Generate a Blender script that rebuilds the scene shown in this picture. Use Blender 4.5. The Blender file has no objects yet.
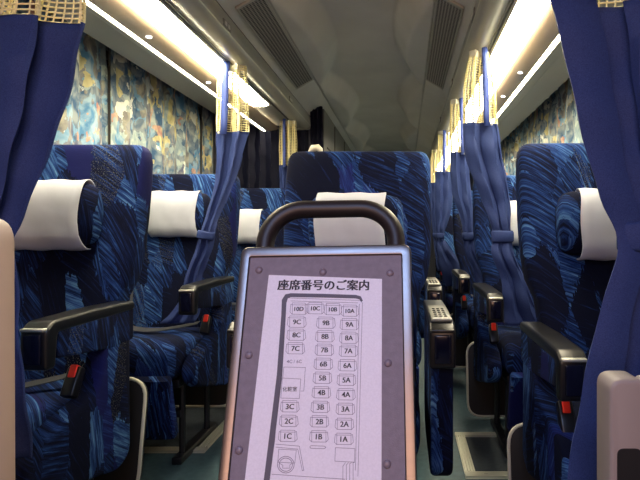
import bpy, bmesh, math, random
from mathutils import Vector, Matrix
random.seed(7)
scene = bpy.context.scene
C = scene.collection

# ------------------------------------------------------------------ camera, world, lights, exposure
EYE = 0.95                    # camera height above the bus floor
cam_d = bpy.data.cameras.new('camera'); cam = bpy.data.objects.new('camera', cam_d); C.objects.link(cam)
cam.location = (0, 0, EYE); cam.rotation_euler = (math.pi / 2, 0, 0)
cam_d.sensor_width = 36; cam_d.lens = 30.4; cam_d.clip_start = 0.02
cam_d.shift_x = -0.1328; cam_d.shift_y = -0.011
scene.camera = cam
w = bpy.data.worlds.new('night'); scene.world = w; w.use_nodes = True
w.node_tree.nodes['Background'].inputs[0].default_value = (0.25, 0.3, 0.5, 1)
w.node_tree.nodes['Background'].inputs[1].default_value = 0.03
scene.view_settings.view_transform = 'Standard'; scene.view_settings.look = 'None'
scene.view_settings.gamma = 1; scene.view_settings.use_curve_mapping = False
scene.view_settings.exposure = 0.0
scene.cycles.use_denoising = True
scene.cycles.max_bounces = 8

def area(name, loc, aim, sx, sy, power, col):
    d = bpy.data.lights.new(name, 'AREA'); d.shape = 'RECTANGLE'; d.size = sx; d.size_y = sy
    d.energy = power; d.color = col
    o = bpy.data.objects.new(name, d); C.objects.link(o); o.location = loc
    o.rotation_euler = (Vector(aim) - Vector(loc)).to_track_quat('-Z', 'Y').to_euler()
    return o
# unseen cool fill light added behind the camera for the sign frame's blue reflection
area('front_fill_cool', (-0.15, -0.38, 1.90), (-0.15, -0.33, 0), 1.1, 0.62, 30.0, (0.31, 0.53, 1.0))
# unseen warm fill light added behind the camera, lifts the ceiling and tints the frame
area('front_fill_warm', (-0.2, -1.2, 1.35), (-0.2, 2.0, 1.30), 1.7, 0.9, 27.0, (1.0, 0.57, 0.38))

STRIP = 44.0                  # strength of the fluorescent diffusers under the racks
LIP_GLOW = 48.0  # reflected highlight on the panel's edge lip, put in as emission

# ------------------------------------------------------------------ materials
def srgb(r, g, b):
    f = lambda c: (c / 255 / 12.92) if c / 255 <= 0.04045 else ((c / 255 + 0.055) / 1.055) ** 2.4
    return (f(r), f(g), f(b), 1)
M = {}
def mat(name, col, rough=0.6, metal=0.0, **kw):
    m = bpy.data.materials.new(name); m.use_nodes = True
    b = m.node_tree.nodes['Principled BSDF']
    b.inputs['Base Color'].default_value = col; b.inputs['Roughness'].default_value = rough
    b.inputs['Metallic'].default_value = metal
    for k, v in kw.items(): b.inputs[k.replace('_', ' ')].default_value = v
    M[name] = m
    return m
def nodes(m):
    return m.node_tree.nodes, m.node_tree.links, m.node_tree.nodes['Principled BSDF']
def emis(name, col, s):
    m = bpy.data.materials.new(name); m.use_nodes = True
    b = m.node_tree.nodes['Principled BSDF']; b.inputs['Base Color'].default_value = (0.8, 0.8, 0.75, 1)
    b.inputs['Emission Color'].default_value = col; b.inputs['Emission Strength'].default_value = s
    M[name] = m
def noisy(m, scale, a, b, detail=4, bump=0.0, stretch=(1, 1, 1), bscale=None):
    """colour breaks between a and b with a noise, optional bump"""
    n, l, p = nodes(m)
    tc = n.new('ShaderNodeTexCoord'); mp = n.new('ShaderNodeMapping'); mp.inputs['Scale'].default_value = stretch
    l.new(tc.outputs['Object'], mp.inputs[0])
    t = n.new('ShaderNodeTexNoise'); t.inputs['Scale'].default_value = scale; t.inputs['Detail'].default_value = detail
    l.new(mp.outputs[0], t.inputs['Vector'])
    r = n.new('ShaderNodeValToRGB'); r.color_ramp.elements[0].color = a; r.color_ramp.elements[1].color = b
    r.color_ramp.elements[0].position = 0.35; r.color_ramp.elements[1].position = 0.65
    l.new(t.outputs[0], r.inputs[0]); l.new(r.outputs[0], p.inputs['Base Color'])
    if bump:
        t2 = n.new('ShaderNodeTexNoise'); t2.inputs['Scale'].default_value = bscale or scale * 4
        l.new(mp.outputs[0], t2.inputs['Vector'])
        bu = n.new('ShaderNodeBump'); bu.inputs['Strength'].default_value = bump; bu.inputs['Distance'].default_value = 0.01
        l.new(t2.outputs[0], bu.inputs['Height']); l.new(bu.outputs[0], p.inputs['Normal'])
    return m
noisy(mat('ceiling_vinyl', srgb(180, 178, 170), 0.7), 3, srgb(204, 202, 194), srgb(216, 214, 206), bump=0.08, bscale=300)
noisy(mat('rack_plastic', srgb(170, 168, 158), 0.32), 2, srgb(162, 160, 150), srgb(176, 174, 164))
mat('panel_grey', srgb(150, 148, 142), 0.5)
mat('panel_beige', srgb(146, 134, 128), 0.5)
mat('panel_beige_warm', srgb(200, 172, 150), 0.5)
mat('groove_dark', srgb(45, 42, 36), 0.6)
mat('unit_brown', srgb(205, 182, 155), 0.4)
mat('vent_plate', srgb(150, 132, 112), 0.5)
mat('vent_dark', srgb(40, 36, 32), 0.5)
mat('black_plastic', srgb(22, 22, 25), 0.28)
mat('black_leather', srgb(20, 20, 23), 0.33)
mat('black_matt', srgb(16, 16, 18), 0.6)
mat('black_steel', srgb(18, 18, 22), 0.4)
mat('black_glass', srgb(14, 15, 34), 0.12)
mat('grey_metal_plastic', srgb(120, 120, 112), 0.4)
mat('label_white', srgb(225, 225, 220), 0.5)
mat('aluminium', srgb(205, 205, 190), 0.35, 0.6)
mat('piping_cream', srgb(205, 200, 180), 0.6)
mat('piping_grey', srgb(90, 90, 105), 0.6)
mat('red_button', srgb(230, 45, 30), 0.4)
mat('strap_grey', srgb(52, 54, 62), 0.7)
mat('cover_white', srgb(195, 193, 192), 0.75, Subsurface_Weight=0.0)
noisy(M['cover_white'], 6, srgb(186, 190, 204), srgb(196, 200, 213), bump=0.25, bscale=9)
mat('net_cream', srgb(238, 228, 175), 0.8)
mat('tape_white', srgb(225, 222, 205), 0.7)
mat('wall_grey', srgb(96, 100, 112), 0.7)
mat('wall_lower', srgb(48, 56, 78), 0.85)
mat('toilet_panel', srgb(120, 120, 118), 0.45)
mat('cream_plastic', srgb(225, 220, 195), 0.4)
mat('handle_black', srgb(30, 20, 22), 0.45)
mat('backing_grey', srgb(128, 116, 128), 0.6)
noisy(M['backing_grey'], 90, srgb(116, 106, 118), srgb(124, 114, 126), bump=0.1, bscale=500)
mat('rivet', srgb(120, 108, 120), 0.35)
mat('paper', srgb(216, 210, 224), 0.5)
noisy(M['paper'], 300, srgb(222, 218, 230), srgb(229, 225, 237), detail=4)
mat('ink', srgb(40, 38, 52), 0.6)
mat('ink_line', srgb(118, 108, 134), 0.6)
mat('ink_grey', srgb(88, 84, 98), 0.6)
mat('glass_dark', srgb(10, 12, 18), 0.05)
emis('tube_light', (1.0, 0.88, 0.62, 1), STRIP)
emis('lip_glow', (1.0, 0.88, 0.62, 1), LIP_GLOW)
emis('spot_light', (1.0, 0.95, 0.85, 1), 12)

# carpeted blue-green aisle
noisy(mat('floor_vinyl', srgb(40, 62, 72), 0.55), 40, srgb(44, 66, 76), srgb(56, 80, 90), bump=0.05, bscale=400)
noisy(mat('hatch_dark', srgb(26, 32, 40), 0.7), 60, srgb(28, 36, 46), srgb(38, 48, 58))

# brushed steel
m = mat('brushed_steel', srgb(118, 112, 110), 0.3, 1.0)
n, l, p = nodes(m)
tc = n.new('ShaderNodeTexCoord'); mp = n.new('ShaderNodeMapping'); mp.inputs['Scale'].default_value = (3, 3, 220)
t = n.new('ShaderNodeTexNoise'); t.inputs['Scale'].default_value = 4
l.new(tc.outputs['Object'], mp.inputs[0]); l.new(mp.outputs[0], t.inputs['Vector'])
mr = n.new('ShaderNodeMapRange'); mr.inputs[3].default_value = 0.22; mr.inputs[4].default_value = 0.42
l.new(t.outputs[0], mr.inputs[0]); l.new(mr.outputs[0], p.inputs['Roughness'])

# aisle curtain cloth
def cloth(name, a, b):
    m = mat(name, a, 0.65, Sheen_Weight=0.1, Sheen_Roughness=0.4)
    m.node_tree.nodes['Principled BSDF'].inputs['Specular IOR Level'].default_value = 0.2
    m.node_tree.nodes['Principled BSDF'].inputs['Sheen Tint'].default_value = srgb(120, 130, 235)
    noisy(m, 500, a, b, bump=0.1, bscale=900)
    return m
cloth('curtain_blue', srgb(40, 54, 100), srgb(52, 68, 120))
M['curtain_navy'] = None
cloth('curtain_navy', srgb(8, 11, 32), srgb(11, 15, 40))
M['curtain_navy'].node_tree.nodes['Principled BSDF'].inputs['Sheen Weight'].default_value = 0
mat('strip_blue', srgb(58, 78, 150), 0.6)

# seat moquette: patches of brush strokes, each patch its own direction and colour
def seat_fabric():
    m = mat('seat_fabric', (0.01, 0.02, 0.08, 1), 0.9)
    m.node_tree.nodes['Principled BSDF'].inputs['Specular IOR Level'].default_value = 0.15
    n, l, p = nodes(m)
    tc = n.new('ShaderNodeTexCoord'); oi = n.new('ShaderNodeObjectInfo')
    sp = n.new('ShaderNodeSeparateXYZ'); l.new(tc.outputs['Object'], sp.inputs[0])
    def math_(op, a, b=None, c=None):
        k = n.new('ShaderNodeMath'); k.operation = op
        for i, v in enumerate((a, b, c)):
            if v is None: continue
            if isinstance(v, (int, float)): k.inputs[i].default_value = v
            else: l.new(v, k.inputs[i])
        return k.outputs[0]
    off = math_('MULTIPLY', oi.outputs['Random'], 7.0)
    u = math_('ADD', math_('ADD', sp.outputs[0], sp.outputs[1]), off)
    cb = n.new('ShaderNodeCombineXYZ'); l.new(u, cb.inputs[0]); l.new(sp.outputs[2], cb.inputs[2])
    mp = n.new('ShaderNodeMapping'); mp.inputs['Scale'].default_value = (2.3, 1, 0.8)
    mp.inputs['Rotation'].default_value = (0, 0.5, 0)
    l.new(cb.outputs[0], mp.inputs[0])
    v = n.new('ShaderNodeTexVoronoi'); v.inputs['Scale'].default_value = 6.0
    dn = n.new('ShaderNodeTexNoise'); dn.inputs['Scale'].default_value = 60; dn.inputs['Detail'].default_value = 3; l.new(mp.outputs[0], dn.inputs['Vector'])
    dm = n.new('ShaderNodeVectorMath'); dm.operation = 'MULTIPLY_ADD'; dm.inputs[1].default_value = (.05, .05, .05)
    l.new(dn.outputs['Color'], dm.inputs[0]); l.new(mp.outputs[0], dm.inputs[2])
    l.new(dm.outputs[0], v.inputs['Vector'])
    sc = n.new('ShaderNodeSeparateColor'); l.new(v.outputs['Color'], sc.inputs[0])
    ang = math_('MULTIPLY_ADD', sc.outputs[0], 1.2, 0.1)
    vr = n.new('ShaderNodeVectorRotate'); vr.rotation_type = 'Y_AXIS'
    l.new(cb.outputs[0], vr.inputs['Vector']); l.new(ang, vr.inputs['Angle'])
    ms = n.new('ShaderNodeMapping'); ms.inputs['Scale'].default_value = (110, 1, 6)
    l.new(vr.outputs[0], ms.inputs[0])
    ns = n.new('ShaderNodeTexNoise'); ns.inputs['Scale'].default_value = 1.0; ns.inputs['Detail'].default_value = 5
    ns.inputs['Roughness'].default_value = 0.7
    l.new(ms.outputs[0], ns.inputs['Vector'])
    # patch brightness moves the ramp
    lvl = math_('ADD', ns.outputs[0], math_('MULTIPLY_ADD', sc.outputs[1], 0.30, -0.21))
    r = n.new('ShaderNodeValToRGB'); cr = r.color_ramp
    cr.elements[0].position = 0.38; cr.elements[0].color = srgb(8, 13, 36)
    cr.elements[1].position = 0.80; cr.elements[1].color = srgb(120, 165, 205)
    for pos, col in ((0.47, srgb(14, 28, 68)), (0.56, srgb(30, 60, 118)), (0.66, srgb(72, 110, 158))):
        e = cr.elements.new(pos); e.color = col
    l.new(lvl, r.inputs[0])
    # some patches plain violet-blue, some flecked with gold
    def mix(f, a, b):
        k = n.new('ShaderNodeMix'); k.data_type = 'RGBA'
        l.new(f, k.inputs[0])
        for i, q in ((6, a), (7, b)):
            if isinstance(q, tuple): k.inputs[i].default_value = q
            else: l.new(q, k.inputs[i])
        return k.outputs[2]
    viol = math_('MULTIPLY', math_('GREATER_THAN', sc.outputs[2], 0.93), 0.4)
    c1 = mix(viol, r.outputs[0], srgb(34, 38, 112))
    sn = n.new('ShaderNodeTexNoise'); sn.inputs['Scale'].default_value = 260; sn.inputs['Detail'].default_value = 2
    l.new(cb.outputs[0], sn.inputs['Vector'])
    gold = math_('MULTIPLY', math_('LESS_THAN', sc.outputs[2], 0.10), math_('GREATER_THAN', sn.outputs[0], 0.60))
    c2 = mix(gold, c1, srgb(88, 88, 84))
    l.new(c2, p.inputs['Base Color'])
    bu = n.new('ShaderNodeBump'); bu.inputs['Strength'].default_value = 0.15; bu.inputs['Distance'].default_value = 0.004
    l.new(sn.outputs[0], bu.inputs['Height']); l.new(bu.outputs[0], p.inputs['Normal'])
seat_fabric()

# window curtains: painterly print in teal, white, ochre and brown
def print_fabric():
    m = mat('window_print', (0.3, 0.4, 0.5, 1), 0.8)
    n, l, p = nodes(m)
    tc = n.new('ShaderNodeTexCoord')
    mp = n.new('ShaderNodeMapping'); mp.inputs['Scale'].default_value = (0.6, 1.25, 0.8); mp.inputs['Rotation'].default_value = (0.45, 0, 0)
    l.new(tc.outputs['Object'], mp.inputs[0])
    d = n.new('ShaderNodeTexNoise'); d.inputs['Scale'].default_value = 7; d.inputs['Detail'].default_value = 5
    l.new(mp.outputs[0], d.inputs['Vector'])
    ad = n.new('ShaderNodeVectorMath'); ad.operation = 'MULTIPLY_ADD'; ad.inputs[1].default_value = (0.40,) * 3
    l.new(d.outputs['Color'], ad.inputs[0]); l.new(mp.outputs[0], ad.inputs[2])
    v = n.new('ShaderNodeTexVoronoi'); v.inputs['Scale'].default_value = 13; v.inputs['Randomness'].default_value = 1
    l.new(ad.outputs[0], v.inputs['Vector'])
    s = n.new('ShaderNodeSeparateColor'); l.new(v.outputs['Color'], s.inputs[0])
    r = n.new('ShaderNodeValToRGB'); cr = r.color_ramp; cr.interpolation = 'CONSTANT'
    cols = [(0, srgb(40, 84, 122)), (0.16, srgb(150, 172, 176)), (0.30, srgb(74, 98, 124)), (0.50, srgb(236, 240, 232)), (0.56, srgb(118, 112, 104)),
            (0.66, srgb(84, 146, 190)), (0.80, srgb(204, 190, 118)), (0.87, srgb(92, 92, 112)), (0.96, srgb(196, 138, 110))]
    cr.elements[0].color = cols[0][1]; cr.elements[1].position = cols[-1][0]; cr.elements[1].color = cols[-1][1]
    for q, c in cols[1:-1]:
        e = cr.elements.new(q); e.color = c
    l.new(s.outputs[0], r.inputs[0])
    st = n.new('ShaderNodeTexNoise'); st.inputs['Scale'].default_value = 16; st.inputs['Detail'].default_value = 5; st.inputs['Distortion'].default_value = .8
    l.new(mp.outputs[0], st.inputs['Vector'])
    r2 = n.new('ShaderNodeValToRGB'); r2.color_ramp.elements[0].color = srgb(44, 74, 104); r2.color_ramp.elements[1].color = srgb(206, 208, 186)
    r2.color_ramp.elements[0].position = 0.4; r2.color_ramp.elements[1].position = 0.62
    l.new(st.outputs[0], r2.inputs[0])
    mx = n.new('ShaderNodeMix'); mx.data_type = 'RGBA'; mx.inputs[0].default_value = 0.38
    l.new(r.outputs[0], mx.inputs[6]); l.new(r2.outputs[0], mx.inputs[7])
    l.new(mx.outputs[2], p.inputs['Base Color'])
print_fabric()

# air grille: rows of round holes drawn by the material
def grille_mat():
    m = mat('grille', srgb(110, 108, 104), 0.5)
    n, l, p = nodes(m)
    tc = n.new('ShaderNodeTexCoord'); mp = n.new('ShaderNodeMapping'); mp.inputs['Scale'].default_value = (70, 70, 0)
    l.new(tc.outputs['Object'], mp.inputs[0])
    fr = n.new('ShaderNodeVectorMath'); fr.operation = 'FRACTION'; l.new(mp.outputs[0], fr.inputs[0])
    ds = n.new('ShaderNodeVectorMath'); ds.operation = 'DISTANCE'; ds.inputs[1].default_value = (0.5, 0.5, 0)
    l.new(fr.outputs[0], ds.inputs[0])
    lt = n.new('ShaderNodeMath'); lt.operation = 'LESS_THAN'; lt.inputs[1].default_value = 0.36; l.new(ds.outputs['Value'], lt.inputs[0])
    mx = n.new('ShaderNodeMix'); mx.data_type = 'RGBA'; mx.inputs[6].default_value = srgb(150, 146, 140); mx.inputs[7].default_value = srgb(28, 24, 24)
    l.new(lt.outputs[0], mx.inputs[0]); l.new(mx.outputs[2], p.inputs['Base Color'])
grille_mat()

# ------------------------------------------------------------------ mesh helpers
def obj(name, bm, material, parent=None, smooth=True, loc=None):
    me = bpy.data.meshes.new(name)
    bmesh.ops.recalc_face_normals(bm, faces=bm.faces[:])
    bm.to_mesh(me); bm.free()
    if smooth:
        for f in me.polygons: f.use_smooth = True
        try: me.set_sharp_from_angle(angle=math.radians(42))
        except Exception: pass
    me.materials.append(M[material] if isinstance(material, str) else material)
    o = bpy.data.objects.new(name, me); C.objects.link(o)
    if parent: o.parent = parent
    if loc: o.location = loc
    return o
def tag(o, label=None, cat=None, group=None, kind=None):
    if label: o['label'] = label
    if cat: o['category'] = cat
    if group: o['group'] = group
    if kind: o['kind'] = kind
    return o
def thing(name, label, cat, loc=(0, 0, 0), group=None, rot=(0, 0, 0)):
    o = bpy.data.objects.new(name, None); C.objects.link(o); o.location = loc; o.rotation_euler = rot
    o.empty_display_size = 0.05
    return tag(o, label, cat, group)
def children(o): return [c for c in bpy.data.objects if c.parent == o]
def copy_tree(o, parent=None):
    kids = children(o)
    c = o.copy(); C.objects.link(c); c.parent = parent
    for k in kids: copy_tree(k, c)
    return c
def box(bm, x0, x1, y0, y1, z0, z1, r=0.0, seg=3):
    b = bmesh.new()
    bmesh.ops.create_cube(b, size=1)
    for v in b.verts:
        v.co = Vector((x0 + (v.co.x + .5) * (x1 - x0), y0 + (v.co.y + .5) * (y1 - y0), z0 + (v.co.z + .5) * (z1 - z0)))
    if r:
        bmesh.ops.bevel(b, geom=b.edges[:], offset=r, segments=seg, profile=0.5, affect='EDGES')
    me = bpy.data.meshes.new('tmp'); b.to_mesh(me); b.free(); bm.from_mesh(me); bpy.data.meshes.remove(me)
    return bm
def rbox(name, d, material, parent=None, r=0.01, seg=3):
    return obj(name, box(bmesh.new(), *d, r=r, seg=seg), material, parent)
def tube(bm, pts, rad, n=12, closed=False, caps=True):
    pts = [Vector(q) for q in pts]; rings = []
    up = Vector((0, 0, 1))
    prev = None
    for i, q in enumerate(pts):
        a = pts[i - 1] if (i > 0 or closed) else q; b = pts[(i + 1) % len(pts)] if (i < len(pts) - 1 or closed) else q
        t = (b - a).normalized()
        if prev is None:
            s = t.cross(up)
            if s.length < 0.05: s = t.cross(Vector((1, 0, 0)))
        else: s = prev - t * prev.dot(t)
        s.normalize(); prev = s; u = t.cross(s)
        r = rad[i] if isinstance(rad, (list, tuple)) else rad
        rings.append([bm.verts.new(q + (s * math.cos(k * 2 * math.pi / n) + u * math.sin(k * 2 * math.pi / n)) * r) for k in range(n)])
    for i in range(len(rings) - (0 if closed else 1)):
        A, B = rings[i], rings[(i + 1) % len(rings)]
        for k in range(n): bm.faces.new((A[k], A[(k + 1) % n], B[(k + 1) % n], B[k]))
    if caps and not closed:
        bm.faces.new(rings[0]); bm.faces.new(rings[-1])
    return bm
def loft(bm, loops, cap=True):
    R = [[bm.verts.new(q) for q in lp] for lp in loops]; n = len(R[0])
    for A, B in zip(R, R[1:]):
        for k in range(n): bm.faces.new((A[k], A[(k + 1) % n], B[(k + 1) % n], B[k]))
    if cap: bm.faces.new(R[0]); bm.faces.new(R[-1])
    return bm
def prism(bm, pts, axis, a, b, r=0.0):
    """polygon in the two other axes, extruded along axis from a to b"""
    def P(q, t):
        if axis == 'x': return (t, q[0], q[1])
        if axis == 'y': return (q[0], t, q[1])
        return (q[0], q[1], t)
    t = bmesh.new()
    A = [t.verts.new(P(q, a)) for q in pts]; B = [t.verts.new(P(q, b)) for q in pts]
    t.faces.new(A); t.faces.new(B[::-1])
    for k in range(len(A)): t.faces.new((A[k], B[k], B[(k + 1) % len(A)], A[(k + 1) % len(A)]))
    if r:
        bmesh.ops.recalc_face_normals(t, faces=t.faces[:])
        bmesh.ops.bevel(t, geom=[e for e in t.edges if e.calc_face_angle(0) > 0.9], offset=r, segments=3, profile=0.5, affect='EDGES')
    me = bpy.data.meshes.new('tmp'); t.to_mesh(me); t.free(); bm.from_mesh(me); bpy.data.meshes.remove(me)
    return bm
def round_poly(pts, r, seg=6):
    out = []
    for i, q in enumerate(pts):
        q = Vector(q); a = Vector(pts[i - 1]) - q; b = Vector(pts[(i + 1) % len(pts)]) - q
        rr = min(r, a.length * .45, b.length * .45)
        a, b = q + a.normalized() * rr, q + b.normalized() * rr
        for k in range(seg + 1):
            t = k / seg
            out.append(tuple((1 - t) ** 2 * a + 2 * t * (1 - t) * q + t * t * b))
    return out
def catmull(keys, t):
    """keys: [(t, (v...))] smooth interpolation"""
    n = len(keys)
    for i in range(n - 1):
        if t <= keys[i + 1][0] or i == n - 2: break
    p1, p2 = keys[i], keys[i + 1]; p0 = keys[max(i - 1, 0)]; p3 = keys[min(i + 2, n - 1)]
    h = p2[0] - p1[0]; s = (t - p1[0]) / h
    out = []
    for a0, a1, a2, a3 in zip(p0[1], p1[1], p2[1], p3[1]):
        m1 = (a2 - a0) / (p2[0] - p0[0]) * h if p2[0] != p0[0] else 0
        m2 = (a3 - a1) / (p3[0] - p1[0]) * h if p3[0] != p1[0] else 0
        out.append((2*s**3-3*s*s+1)*a1 + (s**3-2*s*s+s)*m1 + (-2*s**3+3*s*s)*a2 + (s**3-s*s)*m2)
    return out

# ------------------------------------------------------------------ the bus body (setting)
Y0, Y1 = -1.3, 10.6
XL, XR = -1.47, 1.02
XM = -0.225
def struct(name, bm, material, parent=None, smooth=False):
    o = obj(name, bm, material, parent, smooth)
    if not parent: o['kind'] = 'structure'
    return o
struct('floor', box(bmesh.new(), XL - .05, XR + .05, Y0, Y1, -0.06, 0), 'floor_vinyl')
struct('wall_left', box(bmesh.new(), XL - .05, XL, Y0, Y1, 0, 2.1), 'wall_grey')
struct('wall_right', box(bmesh.new(), XR, XR + .05, Y0, Y1, 0, 2.1), 'wall_grey')
struct('wall_rear', box(bmesh.new(), XL - .05, XR + .05, Y1, Y1 + .05, 0, 2.1), 'wall_grey')

# ceiling with the scalloped raised centre
bm = bmesh.new(); rows = []
nx, ny = 110, 260
hw_c = 0.36
for j in range(ny + 1):
    y = Y0 + (Y1 - Y0) * j / ny; row = []
    h = 0.200 + 0.135 * (1 - abs(math.cos(math.pi * (y - 2.95) / 1.5)) ** 0.8)
    for i in range(nx + 1):
        x = XM + hw_c * (2 * i / nx - 1)
        d = (h - abs(x - XM)) / 0.045
        s = min(1, max(0, d * .5 + .5)); s = s * s * (3 - 2 * s)
        z = 1.935 + 0.125 * s + 0.010 * s * (1 - ((x - XM) / hw_c) ** 2)
        jn = abs(((y - 3.62) / 1.5 + .5) % 1 - .5) * 1.5      # transverse panel joints
        if jn < 0.02: z -= 0.004 * s
        row.append(bm.verts.new((x, y, z)))
    rows.append(row)
for a, b in zip(rows, rows[1:]):
    for i in range(nx): bm.faces.new((a[i], a[i + 1], b[i + 1], b[i]))
struct('ceiling', bm, 'ceiling_vinyl', smooth=True)
# roof skin over everything
struct('trim_1', box(bmesh.new(), XL - .05, XR + .05, Y0, Y1, 2.08, 2.13), 'wall_grey')

def side(s, x):   # mirror about the bus centre line: s=-1 left, s=+1 right, x = distance from centre
    return XM + s * x
def sheet(name, prof, s, ya, yb, material, th=0.012, smooth=True, up=True, parent=None):
    """a shell running along the bus: profile of (distance from centre, height)"""
    pts = [Vector((p[0], p[1])) for p in prof]; nrm = []
    for i, q in enumerate(pts):
        a = pts[max(i - 1, 0)]; b = pts[min(i + 1, len(pts) - 1)]; t = (b - a).normalized()
        nrm.append(Vector((-t.y, t.x)))
    back = [q + n_ * th for q, n_ in zip(pts, nrm)]
    poly = pts + back[::-1]
    bm = bmesh.new()
    A = [bm.verts.new((side(s, q.x), ya, q.y)) for q in poly]; B = [bm.verts.new((side(s, q.x), yb, q.y)) for q in poly]
    n_ = len(pts); m_ = len(poly)
    for k in range(m_): bm.faces.new((A[k], A[(k + 1) % m_], B[(k + 1) % m_], B[k]))
    for k in range(n_ - 1):
        bm.faces.new((A[k], A[k + 1], A[m_ - 2 - k], A[m_ - 1 - k])); bm.faces.new((B[k], B[k + 1], B[m_ - 2 - k], B[m_ - 1 - k]))
    return obj(name, bm, material, parent, smooth)

LEFT_END = 4.05
for s, tname in ((-1, 'left'), (1, 'right')):
    yb = Y1
    # ceiling flank between rack and raised centre
    o = sheet('trim_%d' % (2 if s < 0 else 3), [(0.50, 1.845), (0.49, 1.856), (0.47, 1.872), (0.355, 1.938)][::(1 if s > 0 else 1)], s, Y0, yb, 'ceiling_vinyl', th=-0.012)
    o['kind'] = 'structure'
    o = sheet('trim_%d' % (4 if s < 0 else 5), [(0.358, 1.936), (0.350, 1.931), (0.342, 1.938)], s, Y0, yb, 'rack_plastic', th=-0.006); o['kind'] = 'structure'
    # beam closing the gap above the rack
    o = sheet('trim_%d' % (6 if s < 0 else 7), [(0.505, 1.85), (0.505, 2.04)], s, Y0, LEFT_END if s < 0 else yb, 'groove_dark', th=-0.01 if s > 0 else -0.01); o['kind'] = 'structure'

# luggage racks
def rack(s, yb, label):
    t = thing('luggage_rack', label, 'luggage rack', (0, 0, 0), None)
    prof = [(0.580, 1.735), (0.572, 1.738), (0.555, 1.732), (0.535, 1.728), (0.515, 1.730), (0.497, 1.738), (0.486, 1.752), (0.483, 1.770), (0.487, 1.79), (0.494, 1.815), (0.498, 1.838)]
    a = sheet('rack_shell', prof, s, Y0, yb, 'rack_plastic', th=-0.014, parent=t)
    sheet('curtain_rail', [(0.592, 1.752), (0.588, 1.735), (0.578, 1.735), (0.574, 1.742)], s, Y0, yb, 'groove_dark', th=-0.006, parent=t)
    sheet('shelf_base', [(0.60, 1.765), (1.10, 1.80)], s, Y0, yb, 'panel_grey', th=-0.02, parent=t)
    bm = tube(bmesh.new(), [(side(s, 0.489), Y0, 1.756), (side(s, 0.489), yb, 1.756)], 0.005, 8)
    obj('edge_bead', bm, 'aluminium', t)
    # rounded end stop
    prism(bm := bmesh.new(), round_poly([(side(s, 0.482), 1.728), (side(s, 0.62), 1.726), (side(s, 0.62), 1.83), (side(s, 0.490), 1.84)], 0.03), 'y', yb, yb + 0.03)
    obj('end_cap', bm, 'rack_plastic', t)
    return t
rack(-1, LEFT_END, 'long grey overhead luggage rack ending at the toilet cubicle, left of the aisle')
rack(1, Y1 - .05, 'long grey overhead luggage rack above the right window seats')

# lamp units under the racks: diffuser, spot strip, edge lip with its highlight as emission
def light_unit(s, ya, yb, label):
    t = thing('strip_light', label, 'ceiling light')
    sheet('housing', [(0.596, 1.758), (0.600, 1.738), (0.606, 1.738)], s, ya, yb, 'rack_plastic', th=-0.006, parent=t)
    sheet('diffuser', [(0.608, 1.738), (0.64, 1.728), (0.70, 1.730), (0.722, 1.740)], s, ya, yb, 'tube_light', th=-0.006, parent=t)
    return t
light_unit(-1, 1.25, 3.30, 'glowing tube light under the left luggage rack')
light_unit(1, 1.25, 3.60, 'glowing tube light under the right luggage rack, nearest the camera')
light_unit(1, 3.72, 7.2, 'glowing tube light under the right rack, past the second open curtain')
def service_unit(s, yb, label):
    t = thing('service_panel', label, 'overhead panel')
    sheet('panel', [(0.724, 1.740), (0.745, 1.728), (0.79, 1.722), (0.818, 1.722)], s, -0.3, yb, 'unit_brown', th=-0.008, parent=t)
    sheet('glowing_lip', [(0.820, 1.722), (0.828, 1.718), (0.836, 1.724)], s, 1.25, min(yb, 8.0), 'lip_glow', th=-0.005, parent=t)
    for y in ([2.11, 2.75] if s < 0 else [1.9, 2.58, 3.03, 3.75, 4.3]):
        b = bmesh.new()
        bmesh.ops.create_cone(b, cap_ends=True, segments=20, radius1=0.017, radius2=0.014, depth=0.006, matrix=Matrix.Translation((side(s, 0.775), y, 1.719)))
        c = obj('bezel', b, 'rack_plastic', t)
        b = bmesh.new()
        bmesh.ops.create_cone(b, cap_ends=True, segments=20, radius1=0.010, radius2=0.010, depth=0.004, matrix=Matrix.Translation((side(s, 0.775), y, 1.715)))
        o = obj('bulb', b, 'spot_light', c)
    return t
service_unit(-1, 4.05, 'brownish panel with round spotlights under the left luggage rack')
service_unit(1, Y1 - .1, 'brownish panel with round spotlights under the right luggage rack')
for s, yb, nm in ((-1, LEFT_END, 'trim_8'), (1, Y1, 'trim_9')):
    o = sheet(nm, [(0.838, 1.726), (0.90, 1.76), (1.0, 1.815), (1.10, 1.862), (1.16, 1.885), (1.26, 1.90)], s, Y0, yb, 'panel_grey', th=-0.012); o['kind'] = 'structure'
# air outlets in the sloping panel
def air_outlet(s, y, label):
    zc = 1.835; xc = 1.045; sl = math.atan2(0.047, 0.10)
    t = thing('air_outlet', label, 'air vent', (side(s, xc), y, zc - .006), 'air outlets over the window seats', (0, -s * sl, 0))
    L = 0.21
    bm = bmesh.new(); prism(bm, round_poly([(-0.055, -L), (0.055, -L), (0.055, L), (-0.055, L)], 0.05), 'z', -0.010, 0.004)
    obj('plate', bm, 'vent_plate', t)
    for k in (-1, 0, 1):
        b = bmesh.new()
        bmesh.ops.create_uvsphere(b, u_segments=24, v_segments=8, radius=1, matrix=Matrix.Translation((0, k * 0.125, -0.010)) @ Matrix.Diagonal((0.042, 0.050, 0.012, 1)))
        o = obj('nozzle', b, 'vent_plate', t)
        b = bmesh.new()
        for q in (-0.022, -0.006, 0.010, 0.026):
            box(b, -0.034, 0.034, k * 0.125 + q - 0.004, k * 0.125 + q + 0.004, -0.0245, -0.012, r=0.002)
        obj('slot', b, 'vent_dark', o)
    return t
air_outlet(-1, 2.42, 'tan three-nozzle air outlet above the nearest left window curtain')
air_outlet(-1, 3.42, 'tan three-nozzle air outlet in the dim left corner before the navy curtain')
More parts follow.
